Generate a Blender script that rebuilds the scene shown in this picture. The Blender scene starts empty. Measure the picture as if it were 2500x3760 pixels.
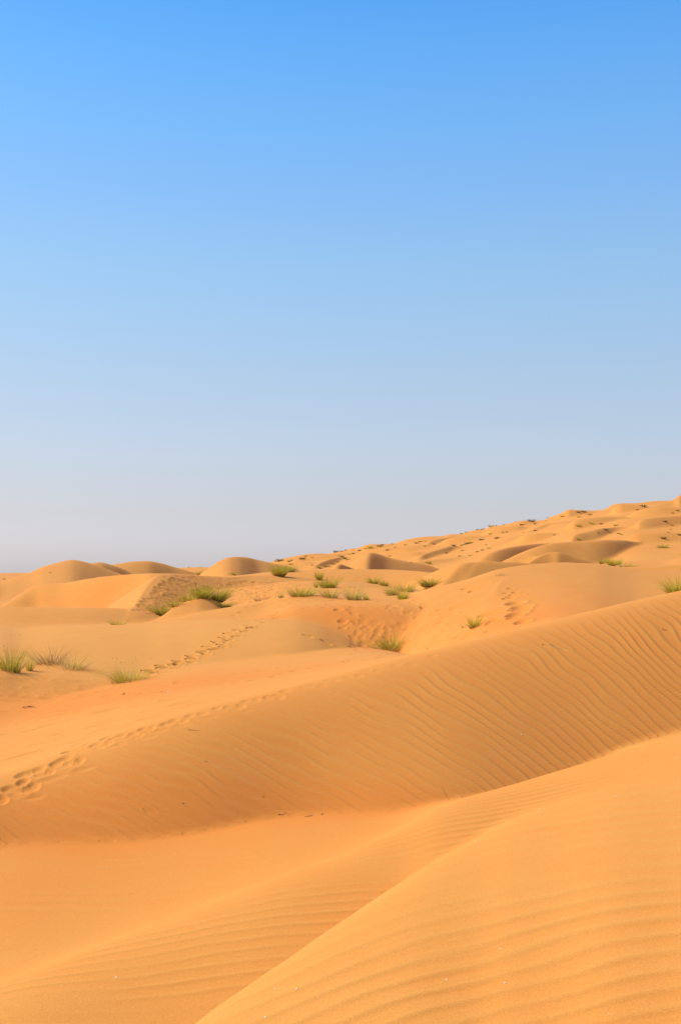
import bpy, math
import numpy as np

# ------------------------------------------------------------------ camera, sky, sun, exposure
SC = bpy.context.scene
COL = SC.collection
F = 4032.0            # focal length in photo pixels (photo is 2500 x 3760)
HV = 2105.0           # photo row of the horizon
EYE = 1.7
cam_d = bpy.data.cameras.new("camera")
cam_d.sensor_fit = 'VERTICAL'; cam_d.sensor_height = 24.0
cam_d.lens = 24.0 * F / 3760.0
cam_d.shift_y = (HV - 1880.0) / 3760.0
cam_d.clip_start = 0.1; cam_d.clip_end = 9000
cam = bpy.data.objects.new("camera", cam_d); COL.objects.link(cam)
cam.location = (0, 0, EYE); cam.rotation_euler = (math.radians(90), 0, 0)
SC.camera = cam

SUN_EL = math.radians(47); SUN_AZ = math.radians(-68)      # azimuth from +Y, negative = to the left
sd = np.array([math.sin(SUN_AZ)*math.cos(SUN_EL), math.cos(SUN_AZ)*math.cos(SUN_EL), math.sin(SUN_EL)])
sun_d = bpy.data.lights.new("sun", 'SUN'); sun_d.energy = 4.55; sun_d.angle = math.radians(0.6)
sun_d.color = (1.0, 0.94, 0.84)
sun = bpy.data.objects.new("sun", sun_d); COL.objects.link(sun)
sun.rotation_euler = (math.pi/2 - SUN_EL, 0, math.pi - SUN_AZ)
# the lamp shines along its local -Z
world = bpy.data.worlds.new("World"); SC.world = world; world.use_nodes = True
nt = world.node_tree; nt.nodes.clear()
def N(nt, t, **k):
    n = nt.nodes.new(t)
    for a, b in k.items(): setattr(n, a, b)
    return n
sky = N(nt, 'ShaderNodeTexSky', sky_type='NISHITA')
sky.sun_disc = False; sky.sun_elevation = SUN_EL; sky.sun_rotation = SUN_AZ
sky.altitude = 100; sky.air_density = 1.0; sky.dust_density = 1.6; sky.ozone_density = 1.5
bg = N(nt, 'ShaderNodeBackground'); bg.inputs['Strength'].default_value = 0.12
out = N(nt, 'ShaderNodeOutputWorld')
# desert air: elevation dependent tint over the physical sky (same all round the horizon)
sep = N(nt, 'ShaderNodeSeparateXYZ')
tc = N(nt, 'ShaderNodeTexCoord')
nt.links.new(tc.outputs['Generated'], sep.inputs[0])
def mkramp(stops):
    r = N(nt, 'ShaderNodeValToRGB'); cr = r.color_ramp
    for i, (p, c) in enumerate(stops):
        e = cr.elements[i] if i < 2 else cr.elements.new(p)
        e.position = p; e.color = (*c, 1)
    nt.links.new(sep.outputs['Z'], r.inputs[0])
    return r
AIR = [(0.0000, (3.402, 3.330, 3.438)), (0.0260, (3.402, 3.330, 3.438)), (0.0535, (3.259, 3.330, 3.511)), (0.0808, (3.086, 3.366, 3.774)), (0.1099, (2.885, 3.402, 4.048)), (0.1670, (2.417, 3.259, 4.251)), (0.2225, (2.023, 3.154, 4.502)), (0.2758, (1.670, 2.984, 4.674)), (0.3268, (1.334, 2.723, 4.850)), (0.3750, (1.041, 2.567, 4.939)), (0.4204, (0.806, 2.358, 4.939)), (0.4602, (0.604, 2.131, 4.894)), (0.7500, (0.233, 1.355, 4.008)), (1.0000, (0.153, 1.006, 3.330))]
TINT = [(0.0000, (0.475, 0.476, 0.637)), (0.0260, (0.475, 0.476, 0.637)), (0.0535, (0.429, 0.397, 0.473)), (0.0808, (0.431, 0.392, 0.435)), (0.1099, (0.443, 0.410, 0.434)), (0.1670, (0.442, 0.439, 0.446)), (0.2225, (0.429, 0.478, 0.492)), (0.2758, (0.403, 0.506, 0.539)), (0.3268, (0.352, 0.498, 0.591)), (0.3750, (0.297, 0.509, 0.629)), (0.4204, (0.241, 0.493, 0.658)), (0.4602, (0.190, 0.465, 0.675)), (0.7500, (0.133, 0.395, 0.641)), (1.0000, (0.114, 0.372, 0.621))]
r1 = mkramp(AIR); r2 = mkramp(TINT)
mx = N(nt, 'ShaderNodeMix', data_type='RGBA', blend_type='MULTIPLY'); mx.inputs[0].default_value = 1
ad = N(nt, 'ShaderNodeMix', data_type='RGBA', blend_type='ADD'); ad.inputs[0].default_value = 1
nt.links.new(sky.outputs[0], mx.inputs[6]); nt.links.new(r2.outputs[0], mx.inputs[7])
nt.links.new(mx.outputs[2], ad.inputs[6]); nt.links.new(r1.outputs[0], ad.inputs[7])
nt.links.new(ad.outputs[2], bg.inputs['Color']); nt.links.new(bg.outputs[0], out.inputs[0])

SC.view_settings.view_transform = 'Standard'
SC.view_settings.look = 'None'
SC.view_settings.exposure = 0.0
SC.view_settings.gamma = 1.0
SC.view_settings.use_curve_mapping = False

# ------------------------------------------------------------------ numeric helpers
rng = np.random.RandomState(7)
PERM = rng.permutation(512).astype(np.int32)
GRAD = rng.rand(512)*2*np.pi
def perlin(x, y, seed=0):
    xi = np.floor(x).astype(np.int64); yi = np.floor(y).astype(np.int64)
    xf = x - xi; yf = y - yi
    fu = xf*xf*xf*(xf*(xf*6-15)+10); fv = yf*yf*yf*(yf*(yf*6-15)+10)
    def g(ix, iy, dx, dy):
        h = PERM[(PERM[(ix+seed*37) & 511] + iy + seed*101) & 511]
        a = GRAD[h]
        return np.cos(a)*dx + np.sin(a)*dy
    n00 = g(xi, yi, xf, yf); n10 = g(xi+1, yi, xf-1, yf)
    n01 = g(xi, yi+1, xf, yf-1); n11 = g(xi+1, yi+1, xf-1, yf-1)
    return ((n00*(1-fu)+n10*fu)*(1-fv) + (n01*(1-fu)+n11*fu)*fv)*1.4
def fbm(x, y, o=3, seed=0):
    s = 0; a = 1
    for i in range(o):
        s = s + a*perlin(x*2**i, y*2**i, seed+i); a *= .5
    return s
def sstep(a, b, x):
    t = np.clip((x-a)/(b-a), 0, 1); return t*t*(3-2*t)
def pchip(xs, ys, x):
    xs = np.asarray(xs, float); ys = np.asarray(ys, float)
    if len(xs) == 1: return np.full_like(x, ys[0])
    h = np.diff(xs); d = np.diff(ys)/h
    m = np.zeros(len(xs))
    for i in range(1, len(xs)-1):
        if d[i-1]*d[i] > 0:
            w1 = 2*h[i]+h[i-1]; w2 = h[i]+2*h[i-1]
            m[i] = (w1+w2)/(w1/d[i-1]+w2/d[i])
    m[0] = 0 if len(xs) > 2 else d[0]
    m[-1] = 0 if len(xs) > 2 else d[-1]
    if len(xs) > 2: m[0] = d[0]; m[-1] = d[-1]
    xc = np.clip(x, xs[0], xs[-1])
    i = np.clip(np.searchsorted(xs, xc)-1, 0, len(xs)-2)
    t = (xc-xs[i])/h[i]
    t2 = t*t; t3 = t2*t
    return (2*t3-3*t2+1)*ys[i] + (t3-2*t2+t)*h[i]*m[i] + (-2*t3+3*t2)*ys[i+1] + (t3-t2)*h[i]*m[i+1]

# ------------------------------------------------------------------ terrain grid (fans out from the standing point)
US = np.concatenate([np.linspace(-6000, -120, 90, endpoint=False), np.arange(-120, 2620, 3.6), np.linspace(2630, 9000, 90)])
def rows():
    y = 1.2; r = []
    while y < 3000:
        r.append(y)
        if y < 3.7: s = .012
        elif y < 20: s = .0028
        elif y < 98: s = .0031
        elif y < 310: s = .007
        else: s = .03
        y *= 1+s
    return np.array(r)
YS = rows()
NU, NY = len(US), len(YS)
UU, YY = np.meshgrid(US, YS)                # rows: depth, columns: bearing
XX = (UU-1250)/F*YY
UF = np.arange(-6100, 9104, 4.0)           # fine bearing axis for smoothed curves

def smooth1(a, sig):
    if sig <= 0: return a
    n = int(sig*3/4)+1
    k = np.exp(-.5*(np.arange(-n, n+1)*4.0/sig)**2); k /= k.sum()
    return np.convolve(np.pad(a, n, mode='edge'), k, mode='valid')

def curve(kn, sig):
    if np.isscalar(kn): return np.full(len(UF), float(kn))
    a = np.array(kn, float)
    return smooth1(pchip(a[:, 0], a[:, 1], UF), sig)

# a dune: crest given as bearing/row/depth knots; front (towards the viewer) and back slopes
def dune(crest, af, ab, rf=1.0, rb=1.0, sig=8, skew=0.0, conc=None, noise=0.0, foot=None, sigy=None, lf=.3, lb=None):
    c = list(crest)
    if c[0][0] > -2600:
        sl = max(-(c[1][1]-c[0][1])/(c[1][0]-c[0][0]), .4); c = [(-2600, c[0][1]+sl*(c[0][0]+2600), c[0][2])] + c
    if c[-1][0] < 5100:
        sl = max((c[-1][1]-c[-2][1])/(c[-1][0]-c[-2][0]), .4); c = c + [(5100, c[-1][1]+sl*(5100-c[-1][0]), c[-1][2])]
    c = np.array(c, float)
    v = smooth1(pchip(c[:, 0], c[:, 1], UF), sig)
    sigy = sigy or sig*2
    ly = smooth1(pchip(c[:, 0], np.log(c[:, 2]), UF), sigy)
    yc = np.exp(ly); ray = (HV-v)/F
    AB = curve(ab, max(sig*2, sigy))
    if foot is not None:          # front slope from the line where the dune meets the ground before it
        fo = np.array(foot, float)
        fr = (HV-smooth1(pchip(fo[:, 0], fo[:, 1], UF), sigy))/F; fy = smooth1(pchip(fo[:, 0], fo[:, 2], UF), sigy)
        AF = ray + (ray*fy-fr*fy)/(np.sqrt((yc-fy)**2+rf**2)-rf)
        AF = smooth1(np.clip(AF, -.3, .6), sigy)
    else: AF = curve(af, max(sig*2, sigy))
    if skew == 0.0:
        f = lambda q: np.interp(US, UF, q)[None, :]
    else:
        y0 = np.interp(US, UF, yc)[None, :]
        Uq = UU + skew*(y0-YY)
        f = lambda q: np.interp(Uq.ravel(), UF, q).reshape(UU.shape)
    ycg = f(yc); rg = f(ray); a1 = f(AF); a2 = f(AB)
    d = YY-ycg
    dn = np.clip(-d, 0, None); df = np.clip(d, 0, None)
    if conc:                      # front gets flatter with distance from the crest
        L, keep = conc
        eff = L*(1-np.exp(-dn/L))*(1-keep)+dn*keep
    else: eff = dn
    z = rg*YY - (a1-rg)*(np.sqrt(eff**2+rf**2)-rf) - (rg-a2)*(np.sqrt(df**2+rb**2)-rb)
    if lb is not None: z = z - .06*np.clip(df-lb, 0, None)**2/(np.clip(df-lb, 0, None)+2.0)
    ex = np.clip(dn-lf*ycg, 0, None); z = z - .5*ex*ex/(ex+.04*ycg)
    if noise: z = z + noise*perlin(XX/ (ycg*.05), YY/(ycg*.08), 3)
    return z

Z = None; OWN = None; names = []
def add(z, k, name, label, mask=None):
    """k: blend width in metres"""
    global Z, OWN
    names.append((name, label)); i = len(names)-1
    if Z is None:
        Z = z.copy(); OWN = np.zeros(Z.shape, np.int16); return
    own = z > Z
    d = np.abs(z-Z)
    Z = np.maximum(z, Z) + np.clip(k-d, 0, None)**2/(4*k)
    OWN[own] = i

# base plain: gently rolling ground, slowly falling behind the near dunes
base = np.interp(YY, [0, 8, 14, 25, 40, 60, 90, 200, 600, 3000], [-2.1, -2.9, -2.75, -2.6, -2.6, -2.5, -2.2, -1.5, -1.0, -1.0])
base = base + .05*fbm(XX/6, YY/6, 2, 5) * np.clip(YY/20, .3, 1) + np.clip(YY-150, 0, 600)/600*2.2*fbm(XX/150, YY/90, 3, 9)
add(base, .1, 'ground', 'rolling sandy ground between the dunes')

# ---------------- far dunes at the skyline on the left
far = [(-2600, 2096, 1500), (-1500, 2088, 1400), (-700, 2104, 1400), (-200, 2108, 1300), (0, 2107, 1300), (30, 2104, 1300), (75, 2103, 1300), (110, 2102, 1300), (200, 2112, 1300),
       (480, 2105, 1300), (620, 2090, 1300), (650, 2084, 1300), (700, 2082, 1300), (735, 2081, 1300), (770, 2082, 1300), (900, 2090, 1300), (1500, 2080, 1400), (2500, 2060, 1400), (5000, 2070, 1500)]
add(dune(far, .1, -.1, 30, 30, 4), 2, 'sand_dune', 'pale far dunes low on the horizon at the left')
far2 = [(-2600, 2115, 800), (-300, 2118, 700), (0, 2124, 700), (40, 2117, 700), (80, 2113, 700), (130, 2111, 700), (300, 2125, 700), (600, 2108, 700), (690, 2093, 700), (730, 2092, 700), (800, 2110, 700), (5000, 2110, 800)]
add(dune(far2, .1, -.1, 20, 20, 4), 1.5, 'sand_dune', 'pale low dune in the gap before the horizon')

# ---------------- right hill: a long rising flank carrying many small dunes
sky_kn = [(-2600, 2160), (300, 2135), (700, 2110), (930, 2078), (1000, 2062), (1057, 2048), (1128, 2036), (1166, 2033), (1201, 2034), (1223, 2030), (1274, 2019), (1293, 2014), (1319, 2013), (1338, 2003), (1367, 1998),
          (1440, 1998), (1472, 1987), (1500, 1979), (1580, 1970), (1621, 1969), (1653, 1962), (1691, 1962), (1711, 1955), (1749, 1946), (1781, 1943), (1793, 1936), (1851, 1927), (1899, 1915), (1924, 1911), (1959, 1914), (2000, 1913),
          (2013, 1902), (2057, 1886), (2089, 1871), (2128, 1873), (2179, 1876), (2211, 1874), (2249, 1853), (2281, 1848), (2319, 1848), (2399, 1840), (2456, 1838), (2560, 1832), (2800, 1790), (3500, 1700), (5100, 1650)]
HY = 300.0
HAF = [(-2600, .02), (800, .03), (1100, .045), (1500, .06), (2000, .075), (2500, .09), (5100, .12)]
hz = dune([(u, v+9, HY) for u, v in sky_kn], HAF, -.12, 12, 8, 70, sigy=90, lf=.8)
hz += np.clip((YY-70)/60, 0, 1)*np.clip((290-YY)/60, 0, 1)*(.26*fbm(XX/15-YY/40, YY/30, 3, 21))*sstep(900, 1300, UU)
add(hz, .5, 'sand_hill', 'long sand hill rising to the right under the sky')
add(dune([(u, v, HY-10+.02*(u-1500)) for u, v in sky_kn], [(-2600, .1), (900, .12), (1500, .22), (5100, .3)], -.12, 5, 5, 3), 1.0, 'sand_hill', 'crests of sand along the right skyline')
_hv = np.interp(UF, [k[0] for k in sky_kn], [k[1] for k in sky_kn])
def hilly(u, v):
    a = np.interp(u, [k[0] for k in HAF], [k[1] for k in HAF]); vs = np.interp(u, UF, _hv)
    rs = (HV-vs)/F; r = (HV-v)/F
    c = (rs-a)*HY
    return np.clip(c/(r-a) if (r-a) < -1e-4 else HY, 60, HY)
def ridge(pts, label, up=6, af=.29, ab=-.1, dep=1.0, tilt=0.0, k=.3, r=1.2, drop=12, name='sand_dune'):
    kn = []
    u0, u1 = pts[0][0], pts[-1][0]
    um = (u0+u1)/2
    ym = np.mean([hilly(u, v+up) for u, v in pts])*dep
    hy = [hilly(u, v+up)*dep for u, v in pts]
    sl = np.polyfit([p[0]-um for p in pts], hy, 1)[0]
    sl = float(np.clip(.8*sl+.3*tilt, .0, .24*ym/150))
    for u, v in pts: kn.append((u, v, ym+sl*(u-um)))
    a, b = kn[0], kn[-1]
    kn = [(a[0]-300, a[1]+200, a[2]), (a[0]-40, a[1]+drop+6, a[2])] + kn + [(b[0]+40, b[1]+drop, b[2]), (b[0]+300, b[1]+160, b[2])]
    yy = ym/150
    add(dune(kn, af, ab, r*yy*1.3, r*yy, 5), k*yy, name, label)

ridge([(2330, 1880), (2415, 1855), (2472, 1834), (2500, 1817), (2530, 1828), (2600, 1850)], 'sharp peaked dune at the right end of the skyline', 10, .25, k=.4, r=1.0, tilt=.04)
ridge([(2242, 1880), (2255, 1861), (2281, 1852), (2340, 1853), (2400, 1866)], 'dune just below the skyline, left of the sharp peak', 6, tilt=.06)
ridge([(2306, 1892), (2335, 1878), (2383, 1866), (2431, 1861), (2500, 1864), (2600, 1870)], 'dune with a broad shaded front below the sharp peak', 8, tilt=.05)
ridge([(2060, 1890), (2089, 1874), (2130, 1876), (2180, 1880)], 'short dune right below the first hump of the skyline', 4, tilt=.04)
ridge([(2083, 1928), (2105, 1912), (2144, 1904), (2223, 1897), (2281, 1896)], 'long dune with a dark front halfway up the hill', 7, tilt=.05)
ridge([(1960, 1932), (2000, 1922), (2048, 1916), (2085, 1914)], 'small shaded dune left of the hump in the skyline', 5, tilt=.04)
ridge([(2325, 1930), (2344, 1913), (2383, 1902), (2447, 1896), (2520, 1891), (2600, 1890)], 'wide dune at the right edge with a shaded hollow in its front', 9, tilt=.06)
ridge([(1774, 1958), (1803, 1943), (1851, 1934), (1899, 1930), (1927, 1935)], 'dune beneath the dark shrub on the skyline', 7, tilt=.04)
ridge([(1870, 1925), (1899, 1917), (1924, 1913), (1959, 1916), (1990, 1922)], 'dune top at the skyline with a shrub on it', 4, tilt=.04)
ridge([(1925, 1955), (1963, 1938), (2000, 1927), (2040, 1925)], 'smooth bright dune below the skyline shrub', 5, tilt=.04)
ridge([(1608, 1997), (1634, 1981), (1675, 1971), (1723, 1967), (1781, 1966), (1813, 1972)], 'long low dune with shrubs at its right foot', 7, tilt=.04)
ridge([(1560, 1998), (1585, 1985), (1640, 1974), (1690, 1968)], 'low dune near the skyline at the left of the hill', 4, tilt=.04)
ridge([(1896, 1979), (1931, 1963), (1979, 1957), (2030, 1956), (2060, 1961)], 'rounded dune in the middle of the hill', 7, tilt=.06)
ridge([(2080, 1986), (2105, 1964), (2160, 1950), (2200, 1941), (2281, 1934)], 'dune with a long bright back leading to the reddish hollow', 6, tilt=.05)
ridge([(2313, 1967), (2351, 1957), (2415, 1953), (2500, 1956), (2600, 1950)], 'flat dune at the right edge above the two green shrubs', 5, tilt=.04)
ridge([(1540, 2040), (1570, 2029), (1612, 2016), (1653, 2005), (1672, 2004)], 'dune with a steep shaded right end in the lower hill', 9, tilt=.08)
ridge([(1500, 2067), (1564, 2057), (1643, 2049), (1698, 2043)], 'low dune with a reddish front in the lower hill', 8, tilt=.05)
ridge([(1300, 2043), (1335, 2029), (1383, 2019), (1447, 2011), (1500, 2005), (1560, 2000)], 'long narrow dune running up the left of the hill', 6, tilt=.04)
ridge([(1340, 2003), (1367, 1999), (1440, 1999), (1480, 2003)], 'flat topped dune on the skyline left of centre', 3, tilt=.04)
ridge([(1386, 2031), (1447, 2019), (1500, 2010), (1560, 2012)], 'narrow bright dune behind the brown pointed dune', 6, tilt=.04)
ridge([(1430, 2046), (1470, 2034), (1530, 2026)], 'small dune right behind the brown pointed dune', 5, tilt=.04)
ridge([(1080, 2058), (1144, 2047), (1191, 2039), (1271, 2031)], 'shrub dotted dune at the left foot of the hill', 5, tilt=.04)
ridge([(1150, 2079), (1191, 2059), (1239, 2046), (1262, 2043)], 'small bright dune at the left foot of the hill', 9, tilt=.06)
ridge([(1015, 2064), (1057, 2051), (1128, 2038), (1166, 2036), (1200, 2038)], 'long low dune where the hill begins', 5, tilt=.04)
ridge([(1030, 2072), (1080, 2066), (1130, 2062)], 'low sand swell with shrubs at the foot of the hill', 5, tilt=.04)

def D(crest, af, ab, rf, rb, sig, k, label, **kw):
    name = kw.pop('name', 'sand_dune')
    add(dune(crest, af, ab, rf, rb, sig, **kw), k, name, label)

# ---------------- middle distance, right of centre
D([(900, 2300, 110), (1230, 2110, 118), (1277, 2078, 122), (1303, 2059, 124), (1335, 2038, 126), (1360, 2028, 127), (1383, 2032, 130), (1430, 2048, 134), (1500, 2062, 138), (1548, 2070, 141), (1621, 2092, 144), (1700, 2140, 144), (2000, 2400, 144)],
  .23, -.2, 3, 2, 6, .5, 'brown pointed dune at the foot of the hill', skew=.9)
D([(900, 2300, 105), (1190, 2105, 105), (1210, 2092, 105), (1246, 2071, 106), (1271, 2078, 108), (1303, 2090, 110), (1360, 2120, 110), (1600, 2300, 110)],
  .36, -.3, 1, 1, 3, .3, 'little pointed dune left of the brown pointed dune', skew=.5)
D([(1500, 2300, 115), (1700, 2100, 120), (1749, 2062, 124), (1774, 2042, 126), (1819, 2022, 130), (1883, 2007, 138), (1967, 1997, 150), (2060, 1992, 160), (2200, 2010, 160), (2500, 2200, 160)],
  .28, -.15, 2, 3, 8, .4, 'broad shaded dune left of the large brown dune')
D([(1400, 2400, 92), (1780, 2100, 92), (1847, 2062, 94), (1887, 2040, 96), (1956, 2012, 98), (2036, 1993, 101), (2117, 1988, 104), (2180, 1985, 106), (2249, 1982, 110), (2346, 1991, 118), (2415, 2010, 124), (2500, 2034, 130), (2600, 2066, 135), (3200, 2200, 140)],
  .30, -.14, 1.5, 3, 8, .3, 'large brown dune below the hill at the right')
D([(1700, 2300, 150), (2180, 2010, 150), (2300, 1994, 150), (2370, 1989, 150), (2500, 1987, 150), (2800, 1985, 150), (5000, 1970, 150)],
  .2, -.1, 6, 6, 8, .6, 'bright low dune at the right edge behind the brown dune')
D([(1800, 2300, 165), (2150, 2000, 165), (2240, 1972, 165), (2310, 1966, 165), (2500, 1964, 165), (2800, 1950, 165), (5000, 1930, 165)],
  .25, -.1, 4, 6, 8, .6, 'shaded low band of sand under the right side of the hill')
D([(1500, 2500, 78), (1790, 2110, 78), (1847, 2062, 78), (1880, 2047, 78), (1920, 2042, 78), (2002, 2042, 77), (2030, 2033, 76), (2048, 2027, 75), (2066, 2032, 75.1), (2100, 2044, 75.4), (2163, 2064, 76), (2220, 2090, 76.5), (2500, 2300, 78)],
  .30, -.35, .6, .6, 4, .15, 'small pyramid dune with a bright left side', skew=19)
D([(1900, 2300, 74), (2200, 2100, 74), (2260, 2066, 74), (2300, 2061, 74), (2426, 2058, 74), (2500, 2047, 74), (2700, 2030, 74), (5000, 1990, 74)],
  .12, -.1, 3, 3, 8, .3, 'smooth low swell at the right edge behind the green shrubs')
D([(700, 2140, 84), (800, 2119, 84), (886, 2112, 85), (995, 2100, 86), (1060, 2097, 86), (1200, 2090, 86), (1374, 2090, 86), (1517, 2096, 84), (1592, 2103, 82), (1700, 2120, 80), (2200, 2300, 80)],
  [(600, .06), (950, .07), (1150, .2), (1600, .26)], -.12, 3, 3, 10, .4, 'long flat topped dune across the middle')
D([(900, 2400, 58), (1250, 2230, 58), (1400, 2172, 60), (1450, 2155, 61), (1500, 2139, 62), (1564, 2115, 62), (1628, 2086, 61.5), (1680, 2072, 61), (1712, 2067, 60.5), (1745, 2065, 60.9), (1771, 2063, 61.2), (1850, 2064, 62.2), (1963, 2071, 63.6), (2100, 2100, 65), (2500, 2300, 66)],
  .31, -.25, .6, .8, 3, .12, 'dune with a bright left side and brown right side behind the bowl', skew=16)
D([(600, 2200, 66), (950, 2150, 66), (1080, 2134, 66), (1160, 2131, 66), (1230, 2132, 66), (1390, 2145, 66), (1450, 2154, 66), (1600, 2180, 66), (2000, 2300, 66)],
  .05, -.1, 3, 3, 8, .3, 'low sand swell among the green shrubs')
D([(700, 2260, 55), (1000, 2185, 55), (1100, 2165, 55), (1250, 2159, 55), (1400, 2157, 55), (1500, 2160, 55), (1700, 2240, 55), (2200, 2500, 55)],
  .03, -.1, 2, 3, 8, .3, 'sandy flat with grass tufts in the middle')

# ---------------- left dunes in the distance
D([(-2600, 2200, 90), (-600, 2190, 90), (-100, 2150, 96), (0, 2136, 103), (41, 2124, 105), (112, 2102, 108), (159, 2081, 110), (207, 2067, 112), (249, 2057, 114), (268, 2055, 115), (287, 2057, 116), (335, 2069, 119), (400, 2092, 123), (447, 2109, 126), (520, 2150, 128), (900, 2400, 128)],
  .17, -.3, 4, 2, 5, .5, 'tall smooth dune on the left skyline')
D([(0, 2400, 170), (280, 2100, 170), (335, 2069, 170), (370, 2065, 172), (410, 2074, 175), (497, 2108, 182), (600, 2160, 182), (1100, 2400, 182)],
  .3, -.3, 3, 2, 5, .4, 'small bright dune between the two left skyline dunes')
D([(0, 2400, 185), (340, 2110, 188), (408, 2075, 192), (450, 2067, 194), (500, 2061, 197), (545, 2060, 200), (600, 2070, 206), (640, 2082, 210), (700, 2098, 214), (745, 2113, 217), (820, 2150, 220), (1200, 2400, 220)],
  .3, -.3, 5, 3, 6, .5, 'second skyline dune on the left, low and broad')
D([(300, 2500, 108), (690, 2150, 108), (735, 2108, 108), (770, 2084, 108), (815, 2055, 109), (850, 2045, 111), (875, 2044, 113), (900, 2046, 116), (950, 2056, 122), (1000, 2067, 124), (1060, 2080, 127), (1110, 2097, 129), (1200, 2140, 129), (1500, 2300, 129)],
  .19, -.3, 2, 2, 4, .4, 'rounded skyline dune in the middle left', skew=-.6)
# left dune with the bright slip face and the trampled slope to its right
D([(-2600, 2500, 60), (-400, 2330, 66), (-100, 2262, 72), (0, 2229, 75), (60, 2192, 77), (100, 2167, 78), (130, 2151, 78.5), (160, 2146, 78), (230, 2142, 77), (330, 2124, 74), (400, 2116, 72), (480, 2109, 69), (560, 2106, 66), (620, 2108, 66), (700, 2111, 70), (830, 2118, 76), (950, 2123, 80), (1300, 2220, 80)],
  [(-100, .3), (60, .35), (140, .5), (500, .5), (700, .4)], -.1, 1.0, 2, 6, .25, 'sand dune with a smooth bright slip face at the left')
D([(100, 2420, 63), (300, 2300, 63), (440, 2200, 63), (540, 2136, 63.5), (570, 2117, 63.5), (586, 2109, 64), (620, 2107, 65), (700, 2111, 68), (830, 2118, 73), (950, 2113, 78), (1100, 2120, 80), (1300, 2180, 80)],
  [(500, .16), (800, .13), (1000, .11)], -.1, 1.2, 2, 4, .12, 'trampled sand slope right of the bright slip face', skew=8.5)
D([(-2600, 2235, 49), (0, 2231, 50), (200, 2230, 51), (400, 2232, 52), (500, 2238, 52.5), (560, 2252, 52.5), (620, 2290, 52), (800, 2420, 52)],
  [(0, .13), (300, .15), (450, .2), (600, .26)], -.1, 1.5, .8, 10, .2, 'low shaded dune below the bright slip face')
# bush mound
D([(300, 2500, 44), (500, 2330, 44), (534, 2293, 44), (560, 2280, 44.5), (600, 2258, 45), (640, 2230, 46), (690, 2206, 47), (735, 2197, 47.5), (780, 2203, 48), (820, 2220, 48.5), (870, 2243, 49), (950, 2300, 49), (1200, 2500, 49)],
  .22, -.25, .5, .6, 4, .12, 'sand mound with a green bush on top')
# crest dune in the centre
D([(200, 2400, 40), (450, 2310, 40), (534, 2294, 40), (600, 2281, 41), (700, 2258, 42), (800, 2237, 43), (900, 2222, 43.5), (972, 2211, 44), (1075, 2191, 44), (1144, 2186, 44), (1200, 2190, 44), (1250, 2203, 44), (1300, 2226, 43.5), (1380, 2280, 43), (1700, 2600, 43)],
  [(500, .08), (800, .16), (1200, .22)], [(500, -.12), (1000, -.08), (1300, -.1)], 1.2, 1.5, 6, .25, 'smooth dune crest with footprints in the centre')
# broad near dune, left-centre
D([(-2600, 2290, 36), (-300, 2302, 37), (0, 2306, 38), (75, 2313, 38), (230, 2303, 38), (402, 2297, 38), (534, 2294, 38), (650, 2285, 38), (800, 2278, 37.5), (950, 2276, 37), (1080, 2280, 36.5), (1160, 2293, 36.5), (1230, 2318, 36.5), (1290, 2350, 36), (1360, 2400, 36), (1500, 2560, 36), (1700, 2900, 36)],
  [(-300, .03), (0, .035), (300, .06), (600, .085), (900, .12), (1200, .16)], -.04, [1][0]*3, 2, 10, .3, 'broad dune with a line of footprints running up it', lf=.36)

# ---------------- bowl on the right of centre and the reddish dune above it
D([(800, 2500, 47), (1150, 2260, 47), (1240, 2212, 48), (1300, 2204, 47.6), (1360, 2203, 46.9), (1420, 2205, 46.1), (1480, 2190, 45.2), (1560, 2165, 44.1), (1640, 2148, 43.4), (1698, 2133, 43.4), (1760, 2112, 44.4), (1818, 2093, 46.5), (1890, 2079, 49), (1967, 2070, 51), (2048, 2066, 53), (2174, 2070, 55), (2260, 2080, 56), (2350, 2090, 57), (2500, 2098, 57), (2800, 2108, 57), (5100, 2180, 57)],
  [(1200, .2), (1400, .17), (1650, .11), (1800, .09), (2100, .06), (2500, .05)], -.12, 2, 2, 16, .35, 'reddish dune rising behind the bowl', lf=.5, sigy=90)
D([(1100, 2700, 28), (1500, 2420, 31), (1640, 2332, 32.5), (1720, 2272, 34), (1775, 2222, 35.5), (1810, 2182, 37.5), (1830, 2156, 39.5), (1850, 2143, 41), (1880, 2136, 42), (1950, 2140, 42.5), (2100, 2160, 43), (2300, 2240, 43), (2600, 2400, 43)],
  [(1500, .2), (1800, .13), (2000, .1)], -.1, 1.5, 1.5, 5, .3, 'soft shoulder of the reddish dune with footprints')
D([(1800, 2300, 62), (2200, 2110, 62), (2260, 2088, 62), (2300, 2083, 62), (2380, 2080, 62), (2500, 2076, 62), (2800, 2070, 62), (5000, 2060, 62)],
  .3, -.1, .5, 2, 4, .1, 'low sand step at the right edge')

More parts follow.
